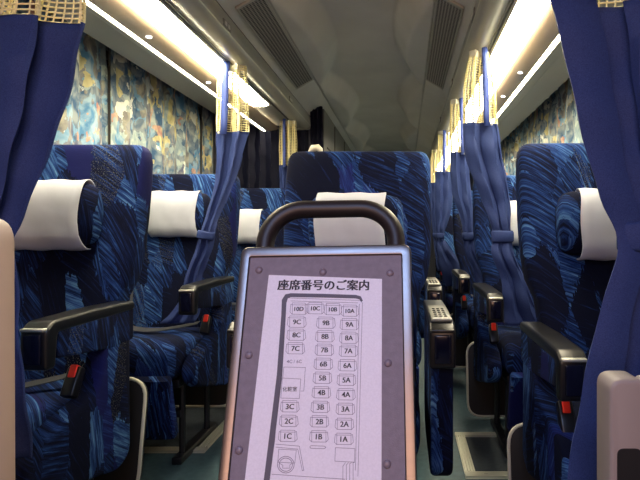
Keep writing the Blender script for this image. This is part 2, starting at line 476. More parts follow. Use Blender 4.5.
air_outlet(1, 3.28, 'tan three-nozzle air outlet above the right window curtain, nearest one')
air_outlet(1, 4.30, 'tan three-nozzle air outlet on the right, farther one behind the bright curtain net')

# air grilles beside the raised ceiling
for s, lab in ((-1, 'perforated grey air grille in the ceiling beside the left rack'), (1, 'perforated grey air grille in the ceiling beside the right rack')):
    t = thing('ceiling_grille', lab, 'air grille', (side(s, 0.414), 2.82, 1.903), None, (0, s * 0.521, 0))
    fr = bmesh.new()
    for d in ((-.064, -.055, -.62, .62), (.055, .064, -.62, .62), (-.064, .064, -.62, -.60), (-.064, .064, .60, .62)):
        box(fr, d[0], d[1], d[2], d[3], -0.012, 0.0, r=0.003)
    obj('frame', fr, 'rack_plastic', t)
    obj('perforated_sheet', box(bmesh.new(), -.056, .056, -.605, .605, -0.008, -0.002), 'grille', t, smooth=False)

# seat number plates on the racks
def plate(s, y, label):
    t = thing('number_plate', label, 'label plate', (side(s, 0.4835), y, 1.775), 'small seat plates on the racks')
    obj('plate', box(bmesh.new(), -0.003, 0.003, -0.045, 0.045, -0.014, 0.014, r=0.002), 'grey_metal_plastic', t)
    b = bmesh.new()
    for q in (-0.02, 0.016):
        box(b, -s * 0.0045 - 0.001, -s * 0.0045 + 0.001, q - 0.011, q + 0.011, -0.008, 0.008, r=0.001)
    obj('marking', b, 'label_white', t)
plate(-1, 2.15, 'small two-square seat plate on the left rack edge near its front')
plate(-1, 3.35, 'small two-square seat plate on the left rack edge near its far end')
plate(1, 2.05, 'small two-square seat plate on the right rack edge nearest the camera')
plate(1, 2.98, 'small two-square seat plate on the right rack edge beside the first open curtain')
plate(1, 3.95, 'small two-square seat plate far along the right rack edge')

# windows: dark glass behind the drawn print curtains
for i, (x, ya, yb) in enumerate([(XL, 0.3, 1.95), (XL, 2.05, 3.95), (XR, 0.3, 1.95), (XR, 2.05, 3.95), (XR, 4.05, 5.95), (XR, 6.05, 7.95)]):
    s = -1 if x < 0 else 1
    fr = bmesh.new()
    for d in ((ya, yb, .90, .94), (ya, yb, 1.80, 1.84), (ya, ya + .04, .90, 1.84), (yb - .04, yb, .90, 1.84)):
        box(fr, min(x, x - s * .015), max(x, x - s * .015), d[0], d[1], d[2], d[3])
    wdw = struct('window_%d' % (i + 1), fr, 'black_matt')
    obj('pane', box(bmesh.new(), min(x, x - s * .006), max(x, x - s * .006), ya + .04, yb - .04, .94, 1.80), 'glass_dark', wdw, False)

def window_curtain(s, ya, yb, label, group=None):
    x = side(s, 1.20)
    t = thing('window_curtain', label, 'window curtain', (x, (ya + yb) / 2, 0.80), group)
    L = (yb - ya) / 2; bm = bmesh.new(); rows = []
    nn = int((yb - ya) * 90); ph = random.random() * 6
    for j in range(14):
        z = 1.09 * j / 13; row = []
        for i in range(nn + 1):
            y = -L + 2 * L * i / nn
            a = 0.013 * math.sin(y * 34 + ph) + 0.006 * math.sin(y * 71 + ph * 2) + 0.004 * math.sin(y * 12 + z * 3)
            row.append(bm.verts.new((a * (0.7 + 0.3 * math.sin(z * 2)) + s * 0.01 * (z > 1.0), y, z)))
        rows.append(row)
    for a, b in zip(rows, rows[1:]):
        for i in range(nn): bm.faces.new((a[i], a[i + 1], b[i + 1], b[i]))
    o = obj('cloth', bm, 'window_print', t)
    sm = o.modifiers.new('thick', 'SOLIDIFY'); sm.thickness = 0.003
    for yy in (-L, L): obj('edge_hem', tube(bmesh.new(), [(0, yy * .998, 0), (0, yy * .998, 1.08)], 0.0025, 6), 'groove_dark', t)
    return t
window_curtain(-1, 0.25, 1.20, 'blue and ochre print curtain over the left window, hidden by the near blue drape')
window_curtain(-1, 1.21, 2.60, 'blue and ochre print curtain over the window above the nearest left seat')
window_curtain(-1, 2.61, 3.78, 'blue and ochre print curtain over the window above the second left seat')
window_curtain(-1, 3.79, 4.05, 'narrow print curtain at the dim far end of the left windows')
window_curtain(1, 0.9, 1.95, 'blue and ochre print curtain behind the large drape on the right')
window_curtain(1, 1.96, 3.56, 'blue and ochre print curtain over the window above the nearest right seat')
window_curtain(1, 3.57, 4.9, 'blue and ochre print curtain over the right window, just beyond the nearest right seat')
window_curtain(1, 4.91, 6.6, 'farthest print curtain, seen between the open curtains on the right')

# floor hatches with ribbed aluminium edges
def hatch(x0, x1, y0, y1, label):
    t = thing('floor_hatch', label, 'floor hatch', ((x0 + x1) / 2, (y0 + y1) / 2, 0))
    a, b = (x1 - x0) / 2, (y1 - y0) / 2; wd = 0.045
    obj('cover', box(bmesh.new(), -a + wd, a - wd, -b + wd, b - wd, 0.0005, 0.004), 'hatch_dark', t)
    for nm, d in (('edge', (-a, a, -b, -b + wd)), ('edge', (-a, a, b - wd, b)), ('edge', (-a, -a + wd, -b + wd, b - wd)), ('edge', (a - wd, a, -b + wd, b - wd))):
        bm = bmesh.new(); lx = (d[1] - d[0]) > (d[3] - d[2])
        box(bm, d[0], d[1], d[2], d[3], 0.0005, 0.003)
        for k in range(4):
            q = wd * (0.14 + 0.24 * k)
            if lx: box(bm, d[0], d[1], d[2] + q - .003, d[2] + q + .003, .003, .012)
            else: box(bm, d[0] + q - .003, d[0] + q + .003, d[2], d[3], .003, .012)
        obj(nm, bm, 'aluminium', t, False)
    for sx in (-1, 1):
        b_ = bmesh.new(); bmesh.ops.create_cone(b_, cap_ends=True, segments=12, radius1=.008, radius2=.008, depth=.004, matrix=Matrix.Translation((sx * (a - wd * 1.8), -b + wd / 2, 0.009)))
        obj('screw', b_, 'black_steel', t)
hatch(-1.28, -0.865, 2.33, 2.98, 'dark floor hatch edged in ribbed aluminium, left of the sign')
hatch(0.235, 0.62, 2.085, 2.55, 'dark floor hatch edged in ribbed aluminium, right of the centre seat')

# toilet cubicle on the left, its navy curtain
struct('wall_toilet_front', box(bmesh.new(), XL, -0.66, 4.14, 4.18, 0, 2.04), 'wall_grey')
bm = box(bmesh.new(), -0.66, -0.62, 4.14, 6.9, 0, 1.90)
struct('wall_toilet_side', bm, 'toilet_panel')
bm = bmesh.new()
for y in (4.75, 5.5, 6.2): box(bm, -0.622, -0.615, y, y + 0.012, 0.05, 1.88)
box(bm, -0.622, -0.615, 4.3, 6.9, 1.62, 1.632)
struct('trim_10', bm, 'groove_dark')

# ------------------------------------------------------------------ drapes
def drape_mesh(keys, n_fold, ph, seed=0, nz=46, per=14):
    """keys: [(z, (x_left, x_right, y, amplitude))], from the top down"""
    rnd = random.Random(seed)
    ks = sorted(keys); z0, z1 = ks[0][0], ks[-1][0]
    nt = int(n_fold * per); bm = bmesh.new(); rows = []
    jit = [rnd.uniform(-.5, .5) for _ in range(12)]
    for j in range(nz + 1):
        z = z0 + (z1 - z0) * j / nz
        xl, xr, y, amp = catmull(ks, z)
        row = []
        for i in range(nt + 1):
            t = i / nt
            warp = t + 0.035 * math.sin(t * 9 + jit[0] * 6 + z * 1.5) * min(t, 1 - t) * 4
            a = math.sin(2 * math.pi * n_fold * warp + ph) + 0.35 * math.sin(2 * math.pi * n_fold * 0.43 * warp + jit[1] * 6 + z * 2)
            xx = xl + (xr - xl) * (warp + 0.18 / n_fold * math.sin(4 * math.pi * n_fold * warp + ph))
            row.append(bm.verts.new((xx, y + amp * a + 0.004 * math.sin(z * 40 + i * .5 + jit[2]), z)))
        rows.append(row)
    for a, b in zip(rows, rows[1:]):
        for i in range(nt): bm.faces.new((a[i], a[i + 1], b[i + 1], b[i]))
    return bm
def drape(name, label, keys, top, net_z, n_fold, tie=None, group=None, ph=0.0, seed=1, strip=None, net=True, button=None, cell=0.0105, cloth_m='curtain_blue', cat='curtain'):
    """cloth below net_z, cream net from there to top, blue stitched strip, tie band, hook tape"""
    y_top = keys[0][1][2]
    xc = (keys[0][1][0] + keys[0][1][1]) / 2
    t = thing(name, label, cat, (0, 0, 0), group)
    ks = sorted(keys)
    low = [k for k in ks if k[0] < net_z - 1e-4]
    low.append((net_z, tuple(catmull(ks, net_z))))
    o = obj('cloth', drape_mesh(low, n_fold, ph, seed, nz=60), cloth_m, t)
    md = o.modifiers.new('thick', 'SOLIDIFY'); md.thickness = 0.003
    if net:
        hi = [(net_z, tuple(catmull(ks, net_z))), ((net_z + top) / 2, tuple(catmull(ks, (net_z + top) / 2))), (top, tuple(catmull(ks, top)))]
        xl, xr, yy, am = hi[1][1]
        arc = (xr - xl) * 1.0 + n_fold * 4 * am
        per = max(4, int(arc / cell / n_fold))
        o = obj('net', drape_mesh(hi, n_fold, ph, seed, nz=max(6, int((top - net_z) / cell)), per=per), 'net_cream', t)
        md = o.modifiers.new('mesh', 'WIREFRAME'); md.thickness = cell * 0.5; md.use_even_offset = False
        tp = [(top - 0.022, hi[2][1]), (top + 0.006, hi[2][1])]
        o = obj('hook_tape', drape_mesh(tp, n_fold, ph, seed, nz=2), 'tape_white', t)
        md = o.modifiers.new('thick', 'SOLIDIFY'); md.thickness = 0.004
    if strip is not None:
        xa, xb, w_ = strip
        yy = min(k[1][2] - k[1][3] * 1.35 for k in ks if k[0] >= net_z - .05) - 0.004
        b = bmesh.new()
        L = [[b.verts.new((xa + (xb - xa) * q / 6 + (dx - .5) * w_, yy - 0.004 * math.sin(q) - (0.003 if dx == .5 else 0), top + 0.012 + (net_z - 0.03 - top) * q / 6)) for dx in (0, .5, 1)] for q in range(7)]
        for A, B in zip(L, L[1:]):
            for i in range(2): b.faces.new((A[i], A[i + 1], B[i + 1], B[i]))
        o = obj('strip', b, 'strip_blue', t); md = o.modifiers.new('thick', 'SOLIDIFY'); md.thickness = 0.004
        if button:
            b = bmesh.new(); bmesh.ops.create_uvsphere(b, u_segments=12, v_segments=8, radius=0.006, matrix=Matrix.Translation((xb + button, yy - .004, net_z - 0.012)))
            obj('snap', b, 'label_white', t)
    if tie:
        zt, hgt, tilt = tie
        xl, xr, y, am = catmull(ks, zt)
        loops = []
        cx, hw = (xl + xr) / 2, (xr - xl) / 2 + 0.007
        for f in (0, .12, .5, .88, 1):
            z = zt - hgt / 2 + hgt * f; gx = 0.004 if f in (0, 1) else 0.0
            k2 = catmull(ks, z); cxx = (k2[0] + k2[1]) / 2
            loops.append([(cxx + (hw - gx) * math.cos(a), y + (am * 1.5 + 0.010 - gx) * math.sin(a), z + tilt * math.cos(a)) for a in [2 * math.pi * q / 28 for q in range(28)]])
        o = obj('tie_band', loft(bmesh.new(), loops, cap=False), cloth_m, t)
        md = o.modifiers.new('thick', 'SOLIDIFY'); md.thickness = 0.004
    return t
TOP, NET = 1.722, 1.42
# big near drape, left
drape('aisle_curtain', 'large dark blue aisle curtain with cream net top at the left edge of the photo',
      [(TOP, (-1.02, -0.71, 1.18, .022)), (1.55, (-1.02, -0.72, 1.18, .024)), (NET, (-1.03, -0.735, 1.18, .024)), (1.25, (-1.03, -0.77, 1.18, .024)), (1.12, (-1.02, -0.81, 1.18, .020)), (0.98, (-1.01, -0.865, 1.19, .014)), (0.93, (-1.00, -0.885, 1.19, .012)),
       (0.88, (-1.00, -0.875, 1.19, .014)), (0.70, (-1.02, -0.872, 1.19, .018)), (0.52, (-1.03, -0.850, 1.19, .018)), (0.45, (-1.03, -0.845, 1.19, .018))],
      TOP, NET, 2.0, tie=(0.93, 0.035, 0), seed=3, ph=2.6, cell=0.0115)
# second, left
drape('aisle_curtain', 'blue aisle curtain with net top tied back between the first and second left seats',
      [(TOP, (-.875, -.742, 2.50, .016)), (1.55, (-.880, -.732, 2.50, .016)), (NET, (-.882, -.732, 2.50, .016)), (1.20, (-.875, -.785, 2.48, .016)), (1.03, (-.895, -.835, 2.42, .014)), (0.955, (-.908, -.848, 2.39, .012)),
       (0.88, (-.930, -.858, 2.39, .013)), (0.77, (-.968, -.898, 2.38, .012)), (0.66, (-.995, -.905, 2.37, .012)), (0.595, (-1.035, -.908, 2.36, .012)), (0.558, (-1.075, -.925, 2.35, .008))],
      TOP, NET, 2.2, tie=(0.94, 0.035, -0.006), seed=5, ph=0.6, strip=(-.815, -.832, .030), button=-.02)
# third, left
drape('aisle_curtain', 'blue aisle curtain with cream net top beside the third and last left seat',
      [(TOP, (-.862, -.755, 3.74, .016)), (1.55, (-.868, -.748, 3.74, .016)), (NET, (-.868, -.75, 3.74, .016)), (1.1, (-.86, -.77, 3.74, .016)), (0.95, (-.85, -.79, 3.74, .012)), (0.6, (-.87, -.77, 3.74, .014))],
      TOP, NET, 3.0, tie=(0.95, 0.035, 0), seed=6, strip=(-.83, -.83, .018))
# right side, near to far
drape('aisle_curtain', 'large blue aisle curtain tied back at the right edge of the photo',
      [(TOP, (.315, .60, 1.10, .020)), (1.55, (.305, .60, 1.10, .022)), (NET, (.305, .60, 1.10, .024)), (1.30, (.335, .60, 1.10, .024)), (1.16, (.365, .60, 1.10, .020)), (1.02, (.405, .60, 1.10, .014)), (0.955, (.435, .595, 1.10, .011)), (0.915, (.438, .595, 1.10, .011)),
       (0.86, (.425, .60, 1.10, .013)), (0.75, (.392, .60, 1.10, .018)), (0.60, (.362, .60, 1.10, .022)), (0.50, (.345, .60, 1.10, .024)), (0.42, (.335, .60, 1.10, .024))],
      TOP, NET, 1.9, tie=(0.945, 0.06, 0.004), seed=8, ph=3.6)
drape('aisle_curtain', 'blue aisle curtain with bright net top, tied back just left of the nearest right seat',
      [(TOP, (.275, .365, 2.31, .016)), (1.55, (.245, .395, 2.31, .018)), (NET, (.245, .405, 2.31, .018)), (1.28, (.255, .425, 2.31, .018)), (1.10, (.325, .455, 2.31, .016)), (0.97, (.372, .455, 2.30, .012)), (0.925, (.375, .458, 2.30, .011)),
       (0.87, (.365, .465, 2.29, .013)), (0.75, (.408, .515, 2.29, .014)), (0.62, (.412, .57, 2.29, .014)), (0.558, (.42, .61, 2.29, .010))],
      TOP, NET, 2.3, tie=(0.935, 0.05, 0), seed=9, ph=1.2, strip=(.335, .345, .022), button=.02)
drape('aisle_curtain', 'blue aisle curtain beside the second right seat, between two other tied curtains',
      [(TOP, (.265, .345, 3.15, .016)), (1.55, (.262, .345, 3.15, .016)), (NET, (.262, .36, 3.15, .016)), (1.20, (.27, .375, 3.15, .016)), (1.02, (.325, .395, 3.15, .012)), (0.93, (.34, .40, 3.15, .011)),
       (0.85, (.345, .42, 3.14, .013)), (0.70, (.400, .50, 3.14, .014)), (0.56, (.41, .56, 3.14, .012))],
      TOP, NET, 2.1, tie=(0.93, 0.045, 0), seed=10, ph=.3, strip=(.325, .335, .022), button=.01)
drape('aisle_curtain', 'blue aisle curtain beside the third right seat, seen right of the centre seat',
      [(TOP, (.25, .35, 4.13, .016)), (1.55, (.245, .352, 4.13, .016)), (NET, (.225, .352, 4.13, .016)), (1.15, (.225, .35, 4.13, .016)), (0.96, (.235, .30, 4.12, .012)), (0.90, (.235, .295, 4.12, .011)),
       (0.80, (.24, .36, 4.1, .013)), (0.68, (.26, .46, 4.08, .014)), (0.55, (.3, .52, 4.08, .014))],
      TOP, NET, 2.1, tie=(0.93, 0.04, 0), seed=11, ph=.9, strip=(.30, .295, .022))
drape('aisle_curtain', 'farthest blue aisle curtain visible on the right, behind the third one',
      [(TOP, (.25, .35, 5.05, .016)), (NET, (.23, .35, 5.05, .016)), (0.95, (.26, .33, 5.05, .012)), (0.6, (.3, .45, 5.02, .014))],
      TOP, NET, 2.1, tie=(0.93, 0.04, 0), seed=12)
# navy curtains of the toilet cubicle
drape('partition_curtain', 'dark navy curtain covering the cubicle wall behind the third left seat',
      [(1.78, (-1.42, -.73, 4.09, .014)), (0.3, (-1.42, -.73, 4.09, .016))], 1.78, 1.78, 8, seed=13, net=False, cloth_m='curtain_navy')
drape('partition_curtain', 'narrow dark navy curtain hanging at the corner past the left rack end',
      [(1.90, (-.71, -.62, 4.06, .010)), (1.5, (-.71, -.61, 4.06, .010)), (0.3, (-.71, -.61, 4.06, .012))], 1.90, 1.90, 3, seed=14, net=False, cloth_m='curtain_navy')

# ------------------------------------------------------------------ the seats
def sup_loop(cx, cy, z, hw, ht, n=56, e=5.0, dent=0.0, dw=0.6):
    out = []
    for k in range(n):
        a = 2 * math.pi * k / n; c, s_ = math.cos(a), math.sin(a)
        x = hw * math.copysign(abs(c) ** (2 / e), c); y = ht * math.copysign(abs(s_) ** (2 / e), s_)
        if y < 0 and dent:
            q = min(1, abs(x) / (hw * dw + 1e-6)); y += dent * (1 - q * q * (3 - 2 * q)) if q < 1 else 0
        out.append((cx + x, cy + y, z))
    return out
def make_seat(name, label, aisle, pillow_dz=0.0, cov=-.015, ax=0.0, full_panel=False, arm_dz=0.0, board=(.255, .09, .37), buck=(.228, -.31, .545), af=0.0, both=False, group=None):
    """seat facing -Y; origin on the floor, y=0 at the front face of the top of the back. aisle=+1: aisle on +X"""
    t = thing(name, label, 'seat', group=group)
    lean = lambda z: -0.15 + 0.15 * max(0, (z - 0.45)) / 0.8
    # backrest
    bm = bmesh.new(); loops = []
    for z, hw, ht, dn in [(.38, .17, .04, 0), (.40, .19, .055, 0), (.50, .205, .062, .01), (.66, .212, .064, .015), (.74, .222, .066, .02), (.80, .248, .068, .028), (.88, .260, .070, .030), (1.0, .263, .070, .032),
                          (1.12, .263, .066, .030), (1.19, .261, .060, .022), (1.222, .256, .053, .014), (1.240, .246, .042, .006), (1.248, .232, .028, 0)]:
        loops.append(sup_loop(0, lean(z) + .07, z, hw, ht, e=5, dent=dn, dw=.72))
    loft(bm, loops); obj('backrest', bm, 'seat_fabric', t)
    # stitched piping down the bolsters
    # cushion
    bm = bmesh.new(); loops = []
    for y, hw, h0, h1 in [(-.60, .15, .40, .47), (-.595, .185, .375, .50), (-.57, .203, .36, .525), (-.52, .208, .35, .538), (-.40, .208, .35, .530), (-.25, .208, .35, .518), (-.08, .208, .35, .515)]:
        lp = sup_loop(0, 0, 0, hw, (h1 - h0) / 2, e=4.5)
        loops.append([(q[0], y, (h0 + h1) / 2 - q[1] - (0.014 * (1 - (q[0] / hw) ** 2) if q[1] < 0 else 0)) for q in lp])
    loft(bm, loops); obj('cushion', bm, 'seat_fabric', t)
    # calf rest
    bm = bmesh.new(); loops = []
    for z, y, ht in [(.395, -.585, .02), (.38, -.595, .032), (.25, -.560, .034), (.15, -.530, .034), (.13, -.525, .022)]:
        loops.append(sup_loop(0, y, z, .195 if 0.14 < z < .39 else .185, ht, e=5))
    loft(bm, loops); obj('calf_rest', bm, 'seat_fabric', t)
    # side panels and arms
    az = 0.722 + arm_dz
    for s in (-1, 1):
        x0, x1 = sorted((s * (.216 + (ax if s > 0 else 0)), s * (.282 + (ax if s > 0 else 0))))
        full = full_panel and True
        if full:
            side_p = [(-.55, az - .10), (-.55, .36), (-.50, .31), (-.10, .30), (-.06, .40), (-.06, az - .03), (-.55, az - .03)]
            side_p = [(-.552, .335), (-.50, .305), (-.14, .30), (-.07, .36), (-.07, az - .02), (-.552, az - .02)]
        else:
            side_p = [(-.56, .37), (-.50, .325), (-.16, .24), (-.095, .27), (-.10, az - .03), (-.22, az - .06), (-.27, .51), (-.50, .46), (-.56, .42)]
        bm = bmesh.new(); prism(bm, round_poly(side_p, .035), 'x', x0 + .004, x1 - .004, r=.012)
        obj('side_panel', bm, 'seat_fabric', t)
        # fabric wrapped beam under the pad
        if not full:
            bm = bmesh.new(); prism(bm, round_poly([(af - .53, az - .095), (-.20, az - .125), (-.08, az - .12), (-.08, az - .012), (af - .53, az - .018)], .015), 'x', x0 + .003, x1 - .003, r=.008)
            obj('arm_cover', bm, 'seat_fabric', t)
        # padded top running over the front
        bm = bmesh.new()
        prism(bm, round_poly([(af - .575, az - .115), (af - .540, az - .115), (af - .530, az - .030), (-.08, az - .026), (-.08, az), (-.30, az + .004), (af - .545, az), (af - .572, az - .018)], .012), 'x', x0, x1, r=.007)
        a_ = obj('armrest', bm, 'black_leather', t)
        bm = box(bmesh.new(), x0 + .012, x1 - .012, af - .581, af - .573, az - .100, az - .028, r=.003)
        g = obj('front_tray', bm, 'black_glass', a_)
        box(bm := bmesh.new(), x0 + .004, x1 - .004, af - .580, af - .560, az - .022, az - .014, r=.003)
        obj('edge_trim', bm, 'aluminium' if not full else 'black_plastic', a_)
        if full and s > 0:
            bm = box(bmesh.new(), x0 + .006, x1 - .006, -.545, -.28, az, az + .007, r=.003)
            cpn = obj('control_panel', bm, 'grey_metal_plastic', t)
            bm = box(bmesh.new(), x0 + .010, x1 - .016, -.542, -.528, az + .007, az + .0085)
            obj('label', bm, 'label_white', cpn, False)
            bm = bmesh.new()
            for i in range(5):
                for j in range(3): box(bm, x0 + .016 + j * .013, x0 + .024 + j * .013, -.50 + i * .035, -.488 + i * .035, az + .006, az + .009, r=.001)
            obj('button', bm, 'black_plastic', cpn)
    # headrest pillow with white cover
    pz, py = 1.01 + pillow_dz, lean(1.01) - 0.005
    def pil(x, k=1.0, add=0.0, n=36):
        return [(x, py - .012 + (.052 * k + add) * math.cos(2 * math.pi * q / n) * (1.0 if math.cos(2 * math.pi * q / n) < 0 else .8), pz + (.100 * k + add) * math.copysign(abs(math.sin(2 * math.pi * q / n)) ** .8, math.sin(2 * math.pi * q / n))) for q in range(n)]
    bm = bmesh.new()
    loft(bm, [pil(x * .163, k) for x, k in ((-1, .25), (-.985, .55), (-.94, .80), (-.86, .93), (-.7, 1), (0, 1.02), (.7, 1), (.86, .93), (.94, .80), (.985, .55), (1, .25))])
    pw = obj('pillow', bm, 'seat_fabric', t)
    off = cov
    bm = bmesh.new()
    loops = []
    for i in range(9):
        x = off - .117 + .234 * i / 8
        lp = pil(x, 1.03, .006)
        lp = [(q[0] + .004 * math.sin(q[2] * 30), q[1] + .0025 * math.sin(i * 2.1 + q[2] * 40) - (.004 if q[2] < pz - .05 else 0), q[2] + .002 * math.sin(i * 1.7) - (.006 if q[2] < pz - .06 else 0)) for q in lp]
        loops.append(lp)
    loft(bm, loops, cap=False); cv = obj('headrest_cover', bm, 'cover_white', pw)
    md = cv.modifiers.new('thick', 'SOLIDIFY'); md.thickness = .003
    # belt
    bx = aisle * buck[0]
    bm = bmesh.new(); box(bm, -.018, .018, -.042, .040, -.015, .015, r=.005)
    bmesh.ops.transform(bm, matrix=Matrix.Translation((bx, buck[1], buck[2])) @ Matrix.Rotation(1.05, 4, 'X'), verts=bm.verts[:])
    bk = obj('buckle', bm, 'black_plastic', t)
    bm = bmesh.new(); box(bm, -.010, .010, .008, .043, -.010, .0185, r=.003)
    bmesh.ops.transform(bm, matrix=Matrix.Translation((bx, buck[1], buck[2])) @ Matrix.Rotation(1.05, 4, 'X'), verts=bm.verts[:])
    obj('release_button', bm, 'red_button', bk)
    def ribbon(pts, wv, th=.002):
        b = bmesh.new(); wv = Vector(wv); U = Vector((0, 0, th))
        R = [[b.verts.new(Vector(q) + d) for d in (wv, -wv, -wv - U, wv - U)] for q in pts]
        for A, B in zip(R, R[1:]):
            for k in range(4): b.faces.new((A[k], A[(k + 1) % 4], B[(k + 1) % 4], B[k]))
        b.faces.new(R[0]); b.faces.new(R[-1]); return b
    obj('belt_strap', ribbon([(bx, -.24, .56), (bx, -.19, .535), (bx - aisle * .0, -.15, .50)], (.020, 0, 0)), 'strap_grey', t)
    pts = [(aisle * (.17 - .36 * q / 12), -.24 - .09 * math.sin(q / 12 * math.pi), .545 - .018 * math.sin(q / 12 * math.pi)) for q in range(13)]
    obj('belt_strap', ribbon(pts, (0, .022, .004)), 'strap_grey', t)
    # steel base
    for x in (-.17, .17):
        for y in (-.42, -.14): obj('leg', tube(bmesh.new(), [(x, y, 0), (x, y, .36)], .014, 8), 'black_steel', t)
    bm = bmesh.new()
    for x in (-.17, .17):
        box(bm, x - .02, x + .02, -.48, -.06, 0, .03, r=.004); box(bm, x - .02, x + .02, -.50, -.06, .32, .355, r=.004)
    box(bm, -.17, .17, -.44, -.40, .18, .21, r=.004); box(bm, -.19, .19, -.48, -.08, .33, .352, r=.004)
    obj('base_frame', bm, 'black_steel', t)
    # footrest board for the passenger behind
    bw, bz, bh = board
    pr = round_poly([(-bw, .0), (bw, .0), (bw, bh), (-bw, bh)], .07)
    bm = bmesh.new(); prism(bm, pr, 'y', -.014, .014, r=.004)
    mt = Matrix.Translation((0, .0, bz)) @ Matrix.Rotation(-.18, 4, 'X')
    bmesh.ops.transform(bm, matrix=mt, verts=bm.verts[:])
    fb = obj('footrest', bm, 'black_matt', t)
    bm = tube(bmesh.new(), [mt @ Vector((q[0], -.012, q[1])) for q in pr], .006, 8, closed=True)
    obj('piping', bm, 'piping_cream', fb)
    return t
def place(o, x, y, label=None, pdz=0.0, group=None):
    o.location = (x, y, 0)
    if label: o['label'] = label
    if pdz:
        for c in children(o):
            if c.name.startswith('pillow'): c.location.z = pdz
    return o
GR = 'blue patterned passenger seats'
L1 = make_seat('passenger_seat', 'nearest left passenger seat, blue brush-stroke fabric with white headrest cover', 1, 0.0, cov=.010, arm_dz=.015, af=.075)
L2 = make_seat('passenger_seat', '', 1, 0.0, cov=-.008, arm_dz=.02); L3 = copy_tree(L2)
place(L1, -1.131, 1.78); place(L2, -1.105, 2.69, 'second left passenger seat, behind a tied curtain, small armrest in front of it', .035)
place(L3, -1.035, 3.56, 'third and farthest left passenger seat, just left of the metal sign', -.015)
C1 = make_seat('passenger_seat', 'centre passenger seat directly behind the metal sign, brightly lit blue fabric', 1, -0.03, cov=-.018, ax=.014, board=(.20, .09, .37), buck=(.185, -.22, .51), full_panel=True)
C2 = copy_tree(C1); C3 = copy_tree(C1)
place(C1, -.168, 1.93); place(C2, -.135, 2.88, 'centre seat in the second row, only its right armrest showing past the first')
place(C3, -.172, 3.79, 'centre seat in the third row, almost wholly behind the first two')
R1 = make_seat('passenger_seat', 'nearest right passenger seat, black armrest, partly behind the large tied curtain', -1, -0.03, cov=.015, arm_dz=-.045, af=.06, board=(.295, .02, .30), buck=(.240, -.42, .495))
place(R1, .636, 1.75)
R2 = make_seat('passenger_seat', 'second right passenger seat, seen past the left edge of the nearest right seat', -1, -0.01, cov=.015, arm_dz=-.018, board=(.295, .02, .37), buck=(.236, -.44, .52))
place(R2, .615, 2.75)
for x, y, lab in [(.60, 3.76, 'third right passenger seat, mostly behind tied curtains'),
                  (.60, 4.80, 'fourth right passenger seat, small armrest showing between the curtains'), (.60, 5.80, 'fifth right passenger seat, in the dark end of the right row')]:
    place(copy_tree(R2), x, y, lab)

# ------------------------------------------------------------------ the metal sign
PT = Vector((-.1435, 1.0, .921))                       # middle of its top edge
TILT = math.atan2(.144, .361); ROLL = math.radians(-1.0)
SIGN = Matrix.Translation(PT) @ Matrix.Rotation(ROLL, 4, 'Y') @ Matrix.Rotation(-TILT, 4, 'X')
sg = thing('seat_guide_sign', 'upright brushed-metal framed seat plan sign with black tube handle in the foreground', 'sign')
sg.matrix_world = SIGN
SI = SIGN.inverted()
def S(px, py):
    """where a feature read off the photograph lies on the sign's face: (across, up)"""
    d = Vector(((px - 405) / 540, 1, -(py - 233) / 540)); o = SI @ Vector((0, 0, EYE)); dd = SI.to_3x3() @ d
    k = (-.012 - o.y) / dd.y; q = o + dd * k
    return (q.x, q.z)
HWID, LEN = .1545, .56
fr = bmesh.new()
outer = round_poly([(-HWID, -LEN), (HWID + .002, -LEN), (HWID, 0), (-HWID, 0)], .016, 6)
inner = round_poly([(-HWID + .017, -LEN + .02), (HWID - .016, -LEN + .02), (HWID - .018, -.019), (-HWID + .017, -.019)], .003, 6)
def ring(bm, A, B, y0, y1):
    n_ = len(A)
    a0 = [bm.verts.new((q[0], y0, q[1])) for q in A]; b0 = [bm.verts.new((q[0], y0, q[1])) for q in B]
    a1 = [bm.verts.new((q[0], y1, q[1])) for q in A]; b1 = [bm.verts.new((q[0], y1, q[1])) for q in B]
    for k in range(n_):
        j = (k + 1) % n_
        bm.faces.new((a0[k], a0[j], b0[j], b0[k])); bm.faces.new((a1[k], a1[j], b1[j], b1[k]))
        bm.faces.new((a0[k], a0[j], a1[j], a1[k])); bm.faces.new((b0[k], b0[j], b1[j], b1[k]))
    bmesh.ops.recalc_face_normals(bm, faces=bm.faces[:])
    bmesh.ops.bevel(bm, geom=[e for e in bm.edges if e.calc_face_angle(0) > 1.2], offset=.0025, segments=3, profile=.5, affect='EDGES')
ring(fr, outer, inner, -.016, .022)
obj('frame', fr, 'brushed_steel', sg)
bm = bmesh.new(); prism(bm, [(-HWID + .012, -LEN + .012), (HWID - .012, -LEN + .012), (HWID - .012, -.012), (-HWID + .012, -.012)], 'y', -.0115, .018)
obj('backing_panel', bm, 'backing_grey', sg, False)
for px, py in ((259, 270), (323, 272), (390, 273), (249, 355), (239, 450), (388, 363), (387, 464)):
    u, v = S(px, py); b = bmesh.new()
    bmesh.ops.create_uvsphere(b, u_segments=20, v_segments=10, radius=1, matrix=Matrix.Translation((u, -.0115, v)) @ Matrix.Diagonal((.0068, .004, .0068, 1)))
    obj('rivet', b, 'rivet', sg)
def quad_poly(bm, pts, y0, y1):
    prism(bm, pts, 'y', y0, y1)
a, b_, c, d = S(269, 275), S(382, 279), S(381.5, 480), S(245, 480)
ext = lambda p, q, k: (q[0] + (q[0] - p[0]) * k, q[1] + (q[1] - p[1]) * k)
bm = bmesh.new(); prism(bm, [a, b_, ext(b_, c, .22), ext(a, d, .22)], 'y', -.0125, -.0110)
sheet_o = obj('paper_sheet', bm, 'paper', sg, False)
YF = -.0128
